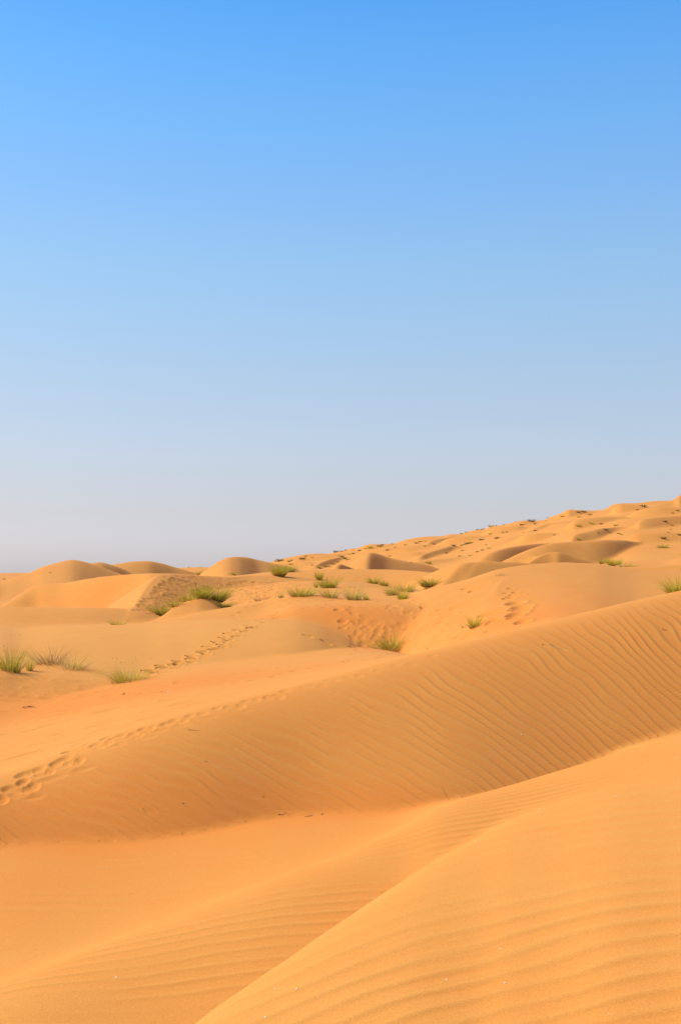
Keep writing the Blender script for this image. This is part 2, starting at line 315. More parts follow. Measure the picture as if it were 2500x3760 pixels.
# ---------------- the long rippled dune
crestB = [(-2600, 3400, 9.0), (-700, 3030, 10.3), (0, 2838, 12.3), (240, 2756, 12.8), (480, 2672, 13.3), (720, 2604, 13.8), (960, 2545, 14.4), (1200, 2485, 15.1), (1400, 2432, 15.8), (1600, 2382, 16.5), (1850, 2322, 17.4),
          (2100, 2260, 18.3), (2300, 2211, 19.0), (2500, 2168, 19.7), (2900, 2080, 21), (5100, 1900, 26)]
footB = [(-2600, 3500, 8.0), (-700, 3230, 9.3), (0, 3093, 10.5), (478, 3030, 11.3), (957, 2997, 11.6), (1250, 2982, 11.6), (1627, 2957, 11.7), (2000, 2870, 12.8), (2500, 2730, 14.2), (2900, 2640, 15.2), (5100, 2350, 19)]
D(crestB, 0, [(-2600, -.03), (0, -.03), (900, -.035), (1400, -.05), (1700, -.12), (2500, -.2)], 1.5, 1.6, 45, .05,
  'long rippled dune crossing the picture with tracks along its crest', foot=footB, sigy=130, lf=9)
IB = len(names)-1
# ---------------- foreground
crest1 = [(-2600, 4600, 4.6), (-700, 3880, 5.9), (0, 3609, 6.6), (300, 3492, 7.2), (622, 3370, 7.8), (950, 3245, 8.4), (1250, 3139, 9.0), (1450, 3050, 9.7), (1627, 2957, 10.5), (1913, 2872, 11.3), (2200, 2785, 12.1), (2500, 2697, 13), (2900, 2590, 14), (5100, 2200, 18)]
D(crest1, [(-700, .07), (0, .08), (600, .11), (1250, .14), (1900, .04), (2500, .0)], [(-700, .02), (0, .013), (478, -.005), (957, -.028), (1250, -.047), (1450, -.084), (1600, -.15), (1750, -.24), (2100, -.32), (2500, -.35)], .9, .45, 25, .06,
  'foreground swell of sand with faint ripples', sigy=140, lf=9, lb=5)
I1 = len(names)-1
crest0 = [(-2600, 9500, 1.7), (-1000, 6000, 2.4), (0, 4500, 3.4), (400, 4060, 4.0), (717, 3760, 4.6), (1050, 3525, 5.5), (1355, 3316, 6.5), (1550, 3190, 7.4), (1754, 3077, 8.5), (1880, 3013, 9.2), (2050, 2950, 9.6), (2250, 2890, 10.0), (2500, 2840, 10.4), (2900, 2760, 10.7), (5100, 2560, 10), (9000, 2400, 8)]
D(crest0, [(0, -.12), (1300, -.08), (2500, -.03), (5100, .07), (9000, .2)], [(0, -.5), (1200, -.48), (1500, -.4), (1700, -.3), (1900, -.18), (2200, -.07), (2500, -.03), (3000, -.03)], .7, .35, 14, .08,
  'nearest dune in the bottom right corner', sigy=170, lf=9)
I0 = len(names)-1

# ------------------------------------------------------------------ helpers to find places on the ground
def prof(ci):
    return HV - F*Z[:, ci]/YS
def locate(u, v):
    """visible ground point seen at photo position (u, v) -> x, y, z"""
    ci = int(np.argmin(np.abs(US-u)))
    p = np.minimum.accumulate(prof(ci))
    k = int(np.argmax(p <= v)) if (p <= v).any() else int(np.argmin(p))
    y = YS[k]
    return (US[ci]-1250)/F*y, y, Z[k, ci]
def height(x, y):
    u = x/y*F+1250
    i = np.clip(np.searchsorted(YS, y)-1, 0, NY-2); j = np.clip(np.searchsorted(US, u)-1, 0, NU-2)
    a = (y-YS[i])/(YS[i+1]-YS[i]); b = (u-US[j])/(US[j+1]-US[j])
    return (Z[i, j]*(1-b)+Z[i, j+1]*b)*(1-a) + (Z[i+1, j]*(1-b)+Z[i+1, j+1]*b)*a


# ------------------------------------------------------------------ ripples, footprints, trampled sand
OWNER = OWN
def ownmask(*ks):
    m = np.zeros(Z.shape, bool)
    for k in ks: m |= OWN == k
    return m
def lab(sub):
    return [i for i, n in enumerate(names) if sub in n[1]]
def curvey(kn, sig):
    c = np.array(kn, float); return np.interp(US, UF, smooth1(pchip(c[:, 0], c[:, 2], UF), sig))[None, :]
RIP = np.zeros(Z.shape); RED = np.zeros(Z.shape); SMOOTHZ = Z.copy()
def ripple(mask, ph, amp, sharp=.25, asym=-.09):
    """ph in wavelengths; amp in metres; asymmetric crests"""
    t = 2*np.pi*(ph + sharp*.2*np.sin(2*np.pi*ph) - asym*np.cos(2*np.pi*ph))
    w = .5+.5*np.cos(t)
    w = w**1.2
    return mask*amp*(w-.45), mask*(w-.45)
near = YY < 70
# long dune: lines fan from across (left) to down the slope (right)
yB = curvey(crestB, 130)
xq = np.maximum(XX+3, -.6)
wob = .17*perlin(XX*.55, YY*.45, 31)*np.clip((XX+3.5)/6, .25, 1.5) + .05*perlin(XX*1.6, YY*1.1, 32) + .16*sstep(3, 6, XX)*perlin(XX*.9, YY*.35+XX*.3, 33)
xl = np.clip(XX, -4.5, 6.5); yl = np.clip(YY, 9, 21)
ph = 2.4*xl + 9.45*yl + .21*xl**2 - .03*xl*yl - .25*yl**2 - .03*np.minimum(xl, 0)**3*-1
ph = 1.32*ph + 3.6*wob + .45*perlin(XX*2.0, YY*1.2, 48) + .35*np.sin(xl*1.1+yl*1.7)*sstep(2, 5, xl)
mB = ownmask(IB)*sstep(.15, 2.4, yB-YY)*sstep(0, .3, yB-YY)
patch = np.clip(.85+.55*fbm(XX*.35+YY*.2, YY*.5, 2, 41), .15, 1.25)
h, w = ripple(mB*patch*(YY > 5), ph, .0135+.001*sstep(2.2, 5, XX)+.008*sstep(0, -3, XX), .1, .115); Z += h; RIP += w
# foreground swell, front side
y1 = curvey(crest1, 140)
phi = YY-.34*XX+.06*perlin(XX*.9, YY*.9, 34)+.02*perlin(XX*3, YY*3, 35)
m1 = ownmask(I1)*sstep(-.35, .5, y1-YY)
p1 = np.clip(.45+.9*fbm(XX*.8-YY*.5, YY*.9, 2, 42), 0, 1.3)
h, w = ripple(m1*p1, phi/.165, .0098, .5); Z += h; RIP += w*.8
# foreground swell, far side: broken faint lines
m1b = ownmask(I1)*sstep(.1, .8, YY-y1)
p1b = np.clip(.1+1.0*fbm(XX*.9, YY*1.1, 2, 43), 0, 1)
h, w = ripple(m1b*p1b, (YY+.04*XX+.05*perlin(XX*.8, YY, 36))/.21, .008); Z += h; RIP += w*.6
# nearest dune
xx = np.minimum(XX, 1.9); H0 = 1.14*xx-.34*xx*np.abs(xx)*(xx > 0)
phi = YY-H0+.10*perlin(XX*.8, YY*.8, 37)+.03*perlin(XX*2.5, YY*2, 38)
p0 = np.clip(.6+.6*fbm(XX*.5, YY*.6, 2, 44), .1, 1.3)
h, w = ripple(ownmask(I0)*p0*sstep(1, 2.5, YY), np.log(np.clip(phi, .5, None))/.058, .0078, .12); Z += h; RIP += w*.75
h, w = ripple(ownmask(I0)*np.clip(.2+fbm(XX*1.1, YY*1.3, 2, 49), 0, 1)*sstep(2, 3.5, YY), (phi+.1*XX)/.115, .0016, .1); Z += h; RIP += w*.35
# middle dunes: fine cross lines
ks = lab('broad dune with a line') + lab('smooth dune crest') + lab('soft shoulder') + lab('reddish dune') + lab('ground between')
pm = np.clip(.35+1.0*fbm(XX*.18, YY*.2, 2, 45), 0, 1.1)*(YY < 60)
h, w = ripple(ownmask(*ks)*pm, (YY+.22*XX+.15*perlin(XX*.4, YY*.3, 39))/.30, .008); Z += h; RIP += w*.5
# broken small ripples on the open ground to the left
gm = (ownmask(*lab('ground between'))*1.0 + ownmask(IB)*sstep(.5, 2.5, YY-yB)*.6)*(YY < 32)
h, w = ripple(gm*np.clip(.2+1.2*fbm(XX*.7, YY*.5, 3, 46), 0, 1.3), (YY+.1*perlin(XX, YY*.5, 47)*2)/.45, .016); Z += h; RIP += w*.4

def stamp(x, y, ang, ln, wd, dp, rim=.35):
    """a footprint pressed into the sand: pit with a pushed-up rim"""
    R = max(ln, wd)*1.9
    i0, i1 = np.searchsorted(YS, [y-R, y+R]); 
    u0 = (x-R)/y*F+1250; u1 = (x+R)/y*F+1250
    j0, j1 = np.searchsorted(US, [u0-4, u1+4])
    if i1-i0 < 1 or j1-j0 < 1: return
    dx = XX[i0:i1, j0:j1]-x; dy = YY[i0:i1, j0:j1]-y
    c, s_ = math.cos(ang), math.sin(ang)
    a = (dx*c+dy*s_)/(ln/2); b = (-dx*s_+dy*c)/(wd/2)
    r2 = a*a+b*b
    g = -dp*np.exp(-r2**2*.7)
    m = dp*rim*np.exp(-((np.sqrt(r2)-1.4)/.33)**2)*(1+.4*b/(1+np.abs(b)))
    PIT[i0:i1, j0:j1] = np.minimum(PIT[i0:i1, j0:j1], g)
    BRIM[i0:i1, j0:j1] = np.maximum(BRIM[i0:i1, j0:j1], m)
PIT = np.zeros(Z.shape); BRIM = np.zeros(Z.shape)
rs = np.random.RandomState(3)
def stamp_px(u, v, ang, ln, wd, dp, **k):
    x, y, z = locate(u, v); stamp(x, y, ang, ln, wd, dp, **k)
# tracks along the crest of the long dune
TA = [(6, 2938), (38, 2897), (84, 2876), (66, 2902), (98, 2899), (124, 2890), (84, 2846), (108, 2838), (140, 2829), (150, 2840), (176, 2838), (206, 2804), (238, 2788), (252, 2800), (286, 2795), (212, 2806), (252, 2760), (272, 2757),
      (287, 2733), (330, 2728), (354, 2736), (395, 2731), (372, 2740), (392, 2710), (446, 2702), (420, 2710), (485, 2699), (505, 2701), (528, 2679), (550, 2678), (615, 2657), (640, 2650), (665, 2650), (700, 2629), (740, 2624), (798, 2602),
      (838, 2597), (884, 2595), (868, 2600), (909, 2574), (938, 2573), (985, 2560), (1012, 2556), (1030, 2559), (1047, 2538), (1120, 2523), (1144, 2518), (1179, 2521), (1205, 2500), (1230, 2500), (1280, 2486), (1317, 2484), (1350, 2462), (1385, 2462),
      (1454, 2444), (1510, 2442), (1586, 2410)]
pts = [locate(u, v) for u, v in TA]
for n, ((u, v), (x, y, z)) in enumerate(zip(TA, pts)):
    f = 1.0 if u < 300 else (.75 if u < 700 else (.5 if u < 1100 else .22))
    stamp(x, y, .15*rs.randn(), .125*(.85+.4*rs.rand()), .16*(.85+.4*rs.rand()), (.032 if u < 300 else .028)*f, rim=.14)
    if u < 900 and rs.rand() < .4: stamp(x+.12, y-.14+.04*rs.randn(), .3, .2, .09, .012*f, rim=.2)
def track(path, stride, off, ln, wd, dp, jit=.03, spread=0, seed=1):
    r = np.random.RandomState(seed)
    P = np.array([locate(u, v)[:2] for u, v in path]); seg = np.hypot(*np.diff(P, axis=0).T); cum = np.concatenate([[0], np.cumsum(seg)])
    t = 0; k = 0
    while t < cum[-1]:
        x = np.interp(t, cum, P[:, 0]); y = np.interp(t, cum, P[:, 1])
        x2 = np.interp(t+.3, cum, P[:, 0]); y2 = np.interp(t+.3, cum, P[:, 1])
        a = math.atan2(y2-y, x2-x) if (x2-x)**2+(y2-y)**2 > 1e-6 else 0
        sgn = 1 if k % 2 else -1
        o = sgn*off+spread*r.randn()
        stamp(x-math.sin(a)*o+jit*r.randn(), y+math.cos(a)*o+jit*r.randn(), a+.2*r.randn(), ln, wd, dp*(.7+.5*r.rand()))
        t += stride*(.85+.3*r.rand()); k += 1
track([(557, 2472), (590, 2452), (640, 2440), (700, 2418), (760, 2392), (810, 2362), (850, 2338), (880, 2318), (915, 2304)], .40, .13, .18, .28, .10, seed=2)
track([(580, 2475), (640, 2452), (720, 2420), (790, 2385), (840, 2355)], .6, .12, .18, .26, .07, seed=3)
track([(915, 2304), (960, 2285), (1010, 2262), (1040, 2250), (1075, 2228)], .6, .18, .2, .26, .04, seed=4)
track([(905, 2300), (885, 2270), (862, 2242)], .6, .14, .2, .26, .035, seed=5)
track([(640, 2510), (700, 2492), (800, 2482), (890, 2472), (960, 2462), (1046, 2448), (1120, 2436)], .45, .05, .2, .14, .022, seed=6)
track([(880, 2504), (950, 2496), (1046, 2476), (1121, 2455), (1259, 2432), (1330, 2420)], .4, .06, .18, .13, .018, seed=7)
track([(1270, 2300), (1300, 2320), (1350, 2345), (1400, 2360)], .45, .2, .2, .25, .035, seed=8, spread=.15)
track([(1240, 2218), (1262, 2240), (1275, 2275), (1300, 2310)], .5, .25, .3, .3, .05, seed=9, spread=.1)
track([(1130, 2335), (1170, 2350), (1210, 2372)], .5, .15, .34, .22, .05, seed=10, spread=.1)
for u, v, q in [(1873, 2162, .3), (1893, 2176, .3), (1868, 2199, .4), (1881, 2193, .35), (1893, 2216, .62), (1914, 2231, .6), (1899, 2240, .5), (1895, 2256, .6), (1890, 2268, .45), (1916, 2285, .45), (1735, 2160, .4), (1709, 2162, .4), (1733, 2172, .35), (1795, 2255, .5), (1810, 2282, .4), (1800, 2290, .35),
                (1910, 2185, .3), (1885, 2185, .3), (1860, 2180, .25), (1930, 2240, .35)]:
    stamp_px(u, v, rs.randn()*.3, q*.8, q*1.3, .03+.09*q)
for k in range(150):        # prints scattered over the bowl
    u = rs.uniform(1290, 1740); v = rs.uniform(2290, 2425)
    if v > np.interp(u, [c[0] for c in crestB], [c[1] for c in crestB])-14 or v < 2285+max(0, (1500-u))*.02: continue
    q = rs.uniform(.22, .36); stamp_px(u, v, rs.uniform(-.5, .5), q*.7, q*.8, .028)
for k in range(46):
    u = rs.uniform(1270, 1700); v = rs.uniform(2205, 2290)
    q = rs.uniform(.25, .6); stamp_px(u, v, rs.uniform(1, 2.2), q*1.0, q*.6, .035)
for k in range(24):         # slide marks beside the hollow
    u = rs.uniform(1300, 1480); v = rs.uniform(2225, 2275)
    stamp_px(u, v, rs.uniform(1.9, 2.3), rs.uniform(.8, 1.8), rs.uniform(.25, .45), .03, rim=.3)
def inpoly(u, v, P):
    c = False
    for (a, b), (d, e) in zip(P, P[1:]+P[:1]):
        if (b > v) != (e > v) and u < (d-a)*(v-b)/(e-b)+a: c = not c
    return c
P1 = [(590, 2150), (640, 2128), (700, 2140), (780, 2160), (800, 2200), (720, 2195), (640, 2215), (600, 2250), (500, 2246), (545, 2205)]
P2 = [(800, 2165), (880, 2135), (1000, 2140), (1110, 2150), (1090, 2180), (980, 2205), (870, 2222), (850, 2190)]
n = 0
while n < 760:
    u = rs.uniform(500, 1110); v = rs.uniform(2120, 2245)
    if not (inpoly(u, v, P1) or inpoly(u, v, P2)): continue
    n += 1; q = .2+.4*rs.rand()**1.5; stamp_px(u, v, rs.uniform(-.9, .9), q*.95, q*.9, .065, rim=.45)
for k in range(120):
    u = rs.uniform(590, 1300); v = rs.uniform(2115, 2150)
    if rs.rand() < .5: u = rs.uniform(850, 1250); v = 2138+(u-850)*.03+rs.randn()*3
    stamp_px(u, v, 0, .35, .4, .04)
for k in range(150):        # small scuffs on the ground around the left tufts
    u = rs.uniform(0, 420); v = 2495+abs(rs.randn())*32-(u > 250)*0
    q = rs.uniform(.12, .3); stamp_px(u, v, rs.uniform(-.4, .4), q*1.2, q*.8, .013)
for k in range(60):
    u = rs.uniform(0, 900); v = rs.uniform(2560, 2790)
    if v > 2800-(u*.28): continue
    q = rs.uniform(.1, .22); stamp_px(u, v, rs.uniform(-.4, .4), q*2.5, q*.8, .018)
for k in range(90):
    u = rs.uniform(850, 1350); v = rs.uniform(2195, 2235)
    q = rs.uniform(.2, .4); stamp_px(u, v, rs.uniform(-.4, .4), q*.9, q*.7, .025)
for u, v in [(540, 2980), (556, 2976), (563, 2984), (545, 2988)]:
    stamp_px(u, v, 0, .07, .05, .008)
Z += PIT + BRIM; RED += 3*np.clip(-PIT, 0, .06)
# slip face avalanche streaks on the left dune and the bowl
sl = ownmask(*lab('bright slip face at the left'))*sstep(0, 1, 82-YY)
Z += sl*.03*perlin(XX*.9+YY*1.6, YY*.25, 50)*1.2
bw = ownmask(*lab('reddish dune rising'))*sstep(1150, 1300, UU)*sstep(1850, 1700, UU)
Z += bw*.05*perlin(XX*.8-YY*.5, YY*.35, 51)
# gentle unevenness everywhere, fading with closeness
Z += (.010*fbm(XX*.9, YY*.9, 2, 52)*sstep(12, 25, YY) + .03*fbm(XX/5, YY/5, 2, 53)*sstep(25, 60, YY))

# redder sand patches (colour of the sand itself, plus shade painted on the shoulder's right front)
def red(u, v, rx, ry, a):
    x, y, z = locate(u, v)
    RED[:] += a*np.exp(-((XX-x)/rx)**2-((YY-y)/ry)**2)
RED += .22*fbm(XX/3.5, YY/4.5, 3, 60) + .12
red(150, 2590, 3.5, 3.5, .8); red(450, 2540, 2.5, 2, .7); red(700, 2515, 2.5, 1.2, .8)
red(1500, 2290, 3.0, 4, .6); red(1900, 2275, 1.5, 2.2, 1.0); red(2150, 2200, 5, 6, .5); red(1230, 2255, 1.2, 1.6, .9); red(1000, 2262, 2.5, 1.2, .6)
red(350, 2200, 8, 4, .6); red(700, 2205, 3, 3, .3)
red(150, 3100, 1.6, .5, .8); red(700, 3015, 2.0, .4, .8); red(1150, 2985, 1.8, .35, .8); red(1500, 2950, 1.2, .4, .7)
red(400, 3250, 2.4, 1.5, .45); red(1000, 3080, 2, 1, .3)
k = ownmask(*lab('hill')) | (YY > 100)
RED += k*.3*fbm(XX/14, YY/22, 2, 61)
tan_ = ownmask(*lab('broad dune with a line'))*1.0
RED -= .35*tan_
RED -= .2*ownmask(I0)
RED += .42*ownmask(IB)*sstep(-.5, 1.5, yB-YY)
ATTR = {'ripple_crest': RIP, 'redness': np.clip(RED, -1, 1.5)}


# ------------------------------------------------------------------ sand material
def sand_mat():
    m = bpy.data.materials.new('sand'); m.use_nodes = True
    t = m.node_tree; t.nodes.clear(); L = t.links.new
    o = N(t, 'ShaderNodeOutputMaterial'); b = N(t, 'ShaderNodeBsdfPrincipled')
    b.inputs['Roughness'].default_value = .9
    b.inputs['Specular IOR Level'].default_value = .12
    L(b.outputs[0], o.inputs[0])
    tc = N(t, 'ShaderNodeTexCoord')
    def noise(scale, det, vec=None, rough=.5):
        n = N(t, 'ShaderNodeTexNoise'); n.inputs['Scale'].default_value = scale; n.inputs['Detail'].default_value = det
        n.inputs['Roughness'].default_value = rough
        L(vec or tc.outputs['Object'], n.inputs['Vector']); return n.outputs['Fac']
    def math_(op, a, b_, clamp=False):
        n = N(t, 'ShaderNodeMath', operation=op, use_clamp=clamp)
        for i, q in enumerate((a, b_)):
            if isinstance(q, (int, float)): n.inputs[i].default_value = q
            else: L(q, n.inputs[i])
        return n.outputs[0]
    def mix(f, a, b_):
        n = N(t, 'ShaderNodeMix', data_type='RGBA')
        if isinstance(f, (int, float)): n.inputs[0].default_value = f
        else: L(f, n.inputs[0])
        for i, q in ((6, a), (7, b_)):
            if isinstance(q, tuple): n.inputs[i].default_value = (*q, 1)
            else: L(q, n.inputs[i])
        return n.outputs[2]
    red = N(t, 'ShaderNodeAttribute', attribute_name='redness').outputs['Fac']
    rip = N(t, 'ShaderNodeAttribute', attribute_name='ripple_crest').outputs['Fac']
    n1 = noise(1.3, 4); n2 = noise(9, 5, rough=.65)
    f = math_('ADD', red, math_('MULTIPLY', math_('SUBTRACT', n1, .5), .9))
    f = math_('ADD', f, math_('MULTIPLY', math_('SUBTRACT', n2, .5), .7))
    f = math_('ADD', f, math_('MULTIPLY', rip, -.75))
    f = math_('MULTIPLY_ADD', f, .5) if False else math_('ADD', math_('MULTIPLY', f, .5), .35, True)
    c = mix(f, SAND_TAN, SAND_RED)
    # coarse greyer grains gather on the ripple crests
    g = math_('MULTIPLY', math_('MAXIMUM', rip, 0.0), math_('MULTIPLY', noise(2.2, 3), .27), True)
    c = mix(g, c, SAND_GREY)
    # individual grains
    vo = N(t, 'ShaderNodeTexNoise'); vo.inputs['Scale'].default_value = 170; vo.inputs['Detail'].default_value = 2
    L(tc.outputs['Object'], vo.inputs['Vector'])
    gr = math_('MULTIPLY', math_('SUBTRACT', vo.outputs['Fac'], .5), .75)
    gr = math_('ADD', gr, 1.0)
    sc = N(t, 'ShaderNodeVectorMath', operation='SCALE'); L(c, sc.inputs[0]); L(gr, sc.inputs['Scale'])
    L(sc.outputs[0], b.inputs['Base Color'])
    bu = N(t, 'ShaderNodeBump'); bu.inputs['Strength'].default_value = .35; bu.inputs['Distance'].default_value = .004
    L(math_('ADD', vo.outputs['Fac'], math_('MULTIPLY', noise(28, 4, rough=.6), 1.5)), bu.inputs['Height'])
    L(bu.outputs[0], b.inputs['Normal'])
    return m
SAND_TAN = (.74, .305, .056); SAND_RED = (.75, .232, .034); SAND_GREY = (.54, .25, .065)
SAND = sand_mat()

# ------------------------------------------------------------------ build the sand meshes, one object per dune
def build_terrain():
    PX = XX.ravel(); PY = YY.ravel(); PZ = (Z+EYE).ravel()
    co_all = np.stack([PX, PY, PZ], 1).astype(np.float32)
    # analytic-like normals of the whole sheet so that neighbouring dunes join without a seam
    P = co_all.reshape(NY, NU, 3).astype(np.float64)
    du = np.gradient(P, axis=1); dy = np.gradient(P, axis=0)
    nr = np.cross(du, dy); nr /= np.linalg.norm(nr, axis=2, keepdims=True)
    nr = nr.reshape(-1, 3)
    ii, jj = np.meshgrid(np.arange(NY-1), np.arange(NU-1), indexing='ij')
    a = (ii*NU+jj).ravel(); quads = np.stack([a, a+1, a+NU+1, a+NU], 1)
    own = OWN[:-1, :-1].ravel()
    for k in range(len(names)):
        q = quads[own == k]
        if len(q) < 40: continue
        vs, inv = np.unique(q.ravel(), return_inverse=True)
        me = bpy.data.meshes.new(names[k][0])
        me.vertices.add(len(vs)); me.vertices.foreach_set('co', co_all[vs].ravel())
        me.loops.add(len(inv)); me.loops.foreach_set('vertex_index', inv.astype(np.int32))
        me.polygons.add(len(q)); me.polygons.foreach_set('loop_start', np.arange(0, len(inv), 4, dtype=np.int32))
        me.polygons.foreach_set('use_smooth', np.ones(len(q), bool))
        me.update()
        for an, arr in ATTR.items():
            at = me.attributes.new(an, 'FLOAT', 'POINT'); at.data.foreach_set('value', arr.ravel()[vs].astype(np.float32))
        me.normals_split_custom_set_from_vertices(nr[vs].astype(np.float32))
        me.materials.append(SAND)
        ob = bpy.data.objects.new(names[k][0], me); COL.objects.link(ob)
        ob['kind'] = 'structure'; ob['label'] = names[k][1]
        # unseen behind others or tiny pieces keep the same rules
build_terrain()
def desert_floor():
    me = bpy.data.meshes.new('desert_floor'); V = [(-5000, -5000, EYE-3.6), (5000, -5000, EYE-3.6), (5000, 5000, EYE-3.6), (-5000, 5000, EYE-3.6)]
    me.from_pydata(V, [], [(0, 1, 2, 3)]); me.materials.append(SAND)
    o = bpy.data.objects.new('desert_floor', me); COL.objects.link(o); o['kind'] = 'structure'; o['label'] = 'wide flat desert floor under the dunes'
desert_floor()

# ------------------------------------------------------------------ things standing on the sand
def simple_mat(name, col, rough=.7, vary=.25, scale=8, trans=0):
    m = bpy.data.materials.new(name); m.use_nodes = True
    t = m.node_tree; b = t.nodes['Principled BSDF']
    b.inputs['Roughness'].default_value = rough; b.inputs['Specular IOR Level'].default_value = .25
    tc = N(t, 'ShaderNodeTexCoord'); n = N(t, 'ShaderNodeTexNoise'); n.inputs['Scale'].default_value = scale; n.inputs['Detail'].default_value = 3
    mp = N(t, 'ShaderNodeMix', data_type='RGBA')
    t.links.new(tc.outputs['Object'], n.inputs['Vector']); t.links.new(n.outputs['Fac'], mp.inputs[0])
    mp.inputs[6].default_value = (*[c*(1-vary) for c in col], 1); mp.inputs[7].default_value = (*[min(1, c*(1+vary)) for c in col], 1)
    t.links.new(mp.outputs[2], b.inputs['Base Color'])
    if trans:
        tr = N(t, 'ShaderNodeBsdfTranslucent'); mxs = N(t, 'ShaderNodeMixShader'); mxs.inputs[0].default_value = trans
        t.links.new(mp.outputs[2], tr.inputs['Color']); o = t.nodes['Material Output']
        t.links.new(b.outputs[0], mxs.inputs[1]); t.links.new(tr.outputs[0], mxs.inputs[2]); t.links.new(mxs.outputs[0], o.inputs[0])
    return m
M_GREEN = simple_mat('green_blade', (.50, .39, .03), vary=.45, scale=3, trans=.25)
M_LIME = simple_mat('fresh_blade', (.62, .56, .045), vary=.3, scale=3, trans=.3)
M_STRAW = simple_mat('straw_blade', (.80, .62, .22), vary=.2, scale=3, trans=.15)
M_BROWN = simple_mat('dry_stalk', (.27, .16, .07), vary=.4, scale=5)
M_OLIVE = simple_mat('shrub_twigs', (.22, .17, .05), vary=.5, scale=2)
M_DARK = simple_mat('dark_shade_blade', (.13, .12, .025), vary=.4, scale=5)  # dark blades put the shade of dense tuft bases into the colour
M_WOOD = simple_mat('weathered_twig', (.28, .16, .07), vary=.4, scale=30)
M_SHELL = simple_mat('pale_stone', (.80, .74, .58), vary=.15, scale=60, rough=.5)
M_DARKST = simple_mat('dark_stone', (.09, .06, .04), vary=.4, scale=60)

def mesh_obj(name, V, Fc, mat, parent=None, smooth=False):
    me = bpy.data.meshes.new(name); me.from_pydata(V, [], Fc)
    me.materials.append(mat)
    if smooth: me.polygons.foreach_set('use_smooth', [True]*len(me.polygons))
    me.update()
    o = bpy.data.objects.new(name, me); COL.objects.link(o)
    if parent: o.parent = parent; o['kind'] = 'stuff'
    return o
def blades(r, n, rad, hgt, lean, wid, droop=.4, hvar=.62, dirbias=(0, 0), up=1.0, ell=1.0):
    V = []; Fc = []
    for _ in range(n):
        a = r.rand()*2*math.pi; q = math.sqrt(r.rand())*rad
        bx, by = q*math.cos(a)*ell, q*math.sin(a)
        h = hgt*(1-hvar*r.rand())
        out = a+r.randn()*.5; l = lean*(.25+.9*q/max(rad, 1e-3))*(.5+r.rand())
        dx, dy = math.cos(out)*l+dirbias[0]*r.rand(), math.sin(out)*l+dirbias[1]*r.rand()
        fa = r.rand()*math.pi; wx, wy = math.cos(fa), math.sin(fa)
        i = len(V); K = 3
        for k in range(K+1):
            t = k/K; s_ = t*h
            px = bx+dx*h*(t+droop*t*t); py = by+dy*h*(t+droop*t*t)
            pz = s_*up*(1-.35*droop*t*math.hypot(dx, dy)) - .03
            w = wid*(1-.85*t)*(.7+.6*r.rand() if k == 0 else 1)/2
            if k < K: V += [(px-wx*w, py-wy*w, pz), (px+wx*w, py+wy*w, pz)]
            else: V.append((px, py, pz))
        for k in range(K-1):
            Fc.append((i+2*k, i+2*k+1, i+2*k+3, i+2*k+2))
        Fc.append((i+2*K-2, i+2*K-1, i+2*K))
    return V, Fc
def heads(r, tips, size):
    V = []; Fc = []
    for (x, y, z) in tips:
        s_ = size*(.7+.6*r.rand()); i = len(V)
        V += [(x+s_, y, z), (x-s_*.5, y+s_*.8, z), (x-s_*.5, y-s_*.8, z), (x+.2*s_, y, z+2.6*s_), (x, y, z-1.5*s_)]
        Fc += [(i, i+1, i+3), (i+1, i+2, i+3), (i+2, i, i+3), (i+1, i, i+4), (i+2, i+1, i+4), (i, i+2, i+4)]
    return V, Fc
def tuft(u, v, wpx, hpx, label, kind='green', seed=0, dens=1.0, group='grass tufts among the dunes', bias=(0, 0), stalks=0.0, name='grass_tuft', back=.0):
    x, y, z = locate(u, v); y += back; x = (u-1250)/F*y; z = height(x, y)
    W = wpx/F*y*1.15; H = hpx/F*y*1.4
    r = np.random.RandomState(seed+100)
    e = bpy.data.objects.new(name, None); COL.objects.link(e); e.location = (x, y, z+EYE-.02)
    e['label'] = label; e['category'] = 'desert grass'; e['group'] = group
    px = y/F*3.7
    wd = max(.006, px*.42)
    n = int(dens*(60+120*min(W, 1.6)))
    rad = W*.22
    lean = min(1.75*(W*.5-rad)/max(H, .05), 1.9)
    mix_ = {'green': (.55, .3, .15), 'lime': (.3, .65, .1), 'straw': (.2, .15, .6), 'dry': (.08, .0, .25), 'dark': (.75, .1, .15), 'olive': (.45, .15, .35)}[kind]
    g, l_, st = [int(n*q) for q in mix_]
    ell = 1.3 if W > 1.3*H else 1.0
    if g: mesh_obj('green_blades', *blades(r, g, rad, H, lean, wd, dirbias=bias, ell=ell), M_GREEN, e)
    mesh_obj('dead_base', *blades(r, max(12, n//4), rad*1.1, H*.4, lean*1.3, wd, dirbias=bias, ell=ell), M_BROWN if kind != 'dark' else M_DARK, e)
    if l_: mesh_obj('fresh_blades', *blades(r, l_, rad*.9, H*.9, lean, wd, dirbias=bias, ell=ell), M_LIME, e)
    if st: mesh_obj('straw_blades', *blades(r, st, rad*1.15, H*.75, lean*1.3, wd, droop=.9, dirbias=bias, ell=ell), M_STRAW, e)
    nb = int(n*({'dry': .7, 'olive': .2, 'dark': .7}.get(kind, .12)))
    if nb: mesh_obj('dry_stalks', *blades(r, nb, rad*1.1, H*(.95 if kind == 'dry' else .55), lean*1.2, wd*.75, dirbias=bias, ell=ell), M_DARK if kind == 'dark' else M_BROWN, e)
    if stalks:
        ns = int(10*stalks); V, Fc = blades(r, ns, rad*.6, H*1.15, lean*.55, wd*.9, droop=.15, hvar=.35)
        so = mesh_obj('flower_stalks', V, Fc, M_STRAW, e)
        tips = [V[7*k+6] for k in range(ns)]
        mesh_obj('seed_heads', *heads(r, tips, max(.006, px*.13)), M_BROWN, so)
    return e
